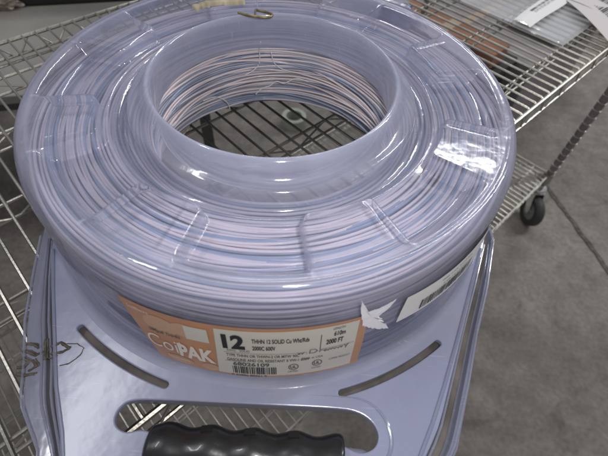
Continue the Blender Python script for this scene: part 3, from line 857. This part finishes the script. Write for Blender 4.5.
# grey work bench beyond the cart
bench = thing('work_bench', 'grey topped work bench standing behind the shelving cart', 'bench')
BA = math.radians(16); bx = Vector((math.cos(BA), math.sin(BA), 0)); by = Vector((-math.sin(BA), math.cos(BA), 0))
o0 = Vector((-.745, .557, 0)); RB = Matrix.Rotation(BA, 3, 'Z')
def bpnt(u, v, z): return o0+bx*u+by*v+Vector((0, 0, z))
b = MB(); b.box(bpnt(-.25, .33, -.4625), (1.55, .70, .025), RB); bevel_mod(b.build('bench_top', M_table, bench, smooth=False, auto=None), .003)
b = MB(); b.box(bpnt(-.25, .02, -.495), (1.45, .02, .035), RB); b.build('apron', M_steel, bench, smooth=False, auto=None)
for u in (-.98, .47):
    for v in (.05, .63):
        b = MB(); b.box(bpnt(u, v, (FLOOR-.475)/2), (.035, .035, -.475-FLOOR), RB); b.build('leg', M_steel, bench, smooth=False, auto=None)
t = thing('black_case', 'black box standing at the back of the grey bench', 'case')
b = MB(); b.box(bpnt(.20, .530, -.449+.075), (.52, .11, .15), RB); bevel_mod(b.build('case_body', M_black, t, smooth=False, auto=None), .008)
b = MB(); b.box(bpnt(.20, .530, -.449+.154), (.50, .09, .008), RB); bevel_mod(b.build('case_lid', M_black, t, smooth=False, auto=None), .003)
# crumpled pale packing paper beside it
bm = bmesh.new(); bmesh.ops.create_icosphere(bm, subdivisions=5, radius=1)
for v in bm.verts:
    n_ = v.co.normalized(); k = 1+.35*noise.noise(n_*2.5)+.22*noise.noise(n_*7)+.1*noise.noise(n_*15)
    v.co = Vector((n_.x*.13*k, n_.y*.06*k, max(-.02, n_.z*.05*k)))
me = bpy.data.meshes.new('packing_paper'); bm.to_mesh(me); bm.free(); me.materials.append(M_debris)
o = bpy.data.objects.new('packing_paper', me); COL.objects.link(o); o.location = bpnt(-.20, .510, -.428)
tag(o, 'crumpled pale packing paper at the back left corner of the grey bench', 'packing paper')

# tape roll and dark pipe on the floor seen through the opening
b = MB(); b.lathe([(.036, 0), (.055, 0), (.055, .045), (.036, .045)], 40, (-.045, 1.20, FLOOR+.001), closed=True)
o = b.build('tape_roll', mat('tape_green', (.33, .38, .30), .35)); tag(o, 'small pale greenish roll of tape on the floor, seen through the reel opening', 'tape roll')

# ------------------------------------------------------------------ tags of the packet (need the camera-free world positions)
P1 = [S(.605, .034, -.137), S(.603, .000, -.137), S(.80, .002, -.133), S(.79, .048, -.133)]
o1, mp1 = sheet('paper_label', P1, M_white, pk); bars(lambda u, v, h=.0008: mp1(v, u, h), .25, .75, .22, .36, o1, M_inkfaint, 5)
P2 = [S(.775, .030, -.135), S(.665, -.118, -.135), S(.90, -.160, -.133), S(.96, .060, -.133)]
o2, mp2 = sheet('paper_label', P2, M_greywhite, pk); bars(mp2, .40, .92, .22, .46, o2, M_ink, 9)
o1['label'] = 'white slip with a small barcode, left of the other'
P2 = [S(.765, .015, -.133), S(.745, -.085, -.133), S(.95, -.085, -.133), S(.95, .030, -.133)]
o2, mp2 = sheet('paper_label', P2, M_greywhite, pk); bars(mp2, .40, .92, .22, .46, o2, M_ink, 9)
o2['label'] = 'larger greyish slip with a big barcode'

# ------------------------------------------------------------------ camera
cam = bpy.data.cameras.new('camera'); co = bpy.data.objects.new('camera', cam); COL.objects.link(co)
f, pitch, roll = 409.652603, .918573811, .0722840765
cp, sp = math.cos(pitch), math.sin(pitch)
fw = Vector((0, cp, -sp)); rr = Vector((1, 0, 0)); up = Vector((0, sp, cp))
c, s = math.cos(roll), math.sin(roll)
right = c*rr+s*up; upv = -s*rr+c*up
Mx = Matrix((right, upv, -fw)).transposed().to_4x4(); Mx.translation = Vector((.0364790497, -.328726972, .215202631))
co.matrix_world = Mx
cam.sensor_width = 36; cam.lens = f/608*36; cam.clip_start = .01; cam.clip_end = 60
cam.dof.use_dof = True; cam.dof.focus_distance = .38; cam.dof.aperture_fstop = 9
scene.camera = co

# ------------------------------------------------------------------ light: warehouse tubes overhead + on-camera flash
w = bpy.data.worlds.new('World'); scene.world = w; w.use_nodes = True
bg = w.node_tree.nodes['Background']; bg.inputs[0].default_value = (.86, .84, .96, 1); bg.inputs[1].default_value = .335
def area(name, loc, target, sx, sy, e, col=(1, 1, 1)):
    l = bpy.data.lights.new(name, 'AREA'); l.shape = 'RECTANGLE'; l.size = sx; l.size_y = sy; l.energy = e; l.color = col
    o = bpy.data.objects.new(name, l); COL.objects.link(o); o.location = loc
    o.rotation_euler = (Vector(target)-Vector(loc)).to_track_quat('-Z', 'Y').to_euler(); return o
area('ceiling_tube', (.6, 2.7, 2.4), (.3, .6, -.3), 2.4, .08, 34, (.96, .98, 1))
area('ceiling_tube', (3.2, 1.7, 2.4), (1.0, .9, -.6), .08, 2.4, 62, (.96, .98, 1))
area('ceiling_tube', (-1.28, .21, 2.4), (0, 0, 0), 1.0, .10, 15, (.96, .98, 1))
area('camera_flash', (.075, -.335, .262), (.05, .0, -.05), .028, .016, .95, (1, .98, .95))

scene.view_settings.view_transform = 'Standard'; scene.view_settings.look = 'None'
scene.view_settings.exposure = 0; scene.view_settings.gamma = 1
scene.render.engine = 'CYCLES'
scene.cycles.transparent_max_bounces = 24
scene.cycles.max_bounces = 8
scene.render.resolution_x = 1024; scene.render.resolution_y = 768
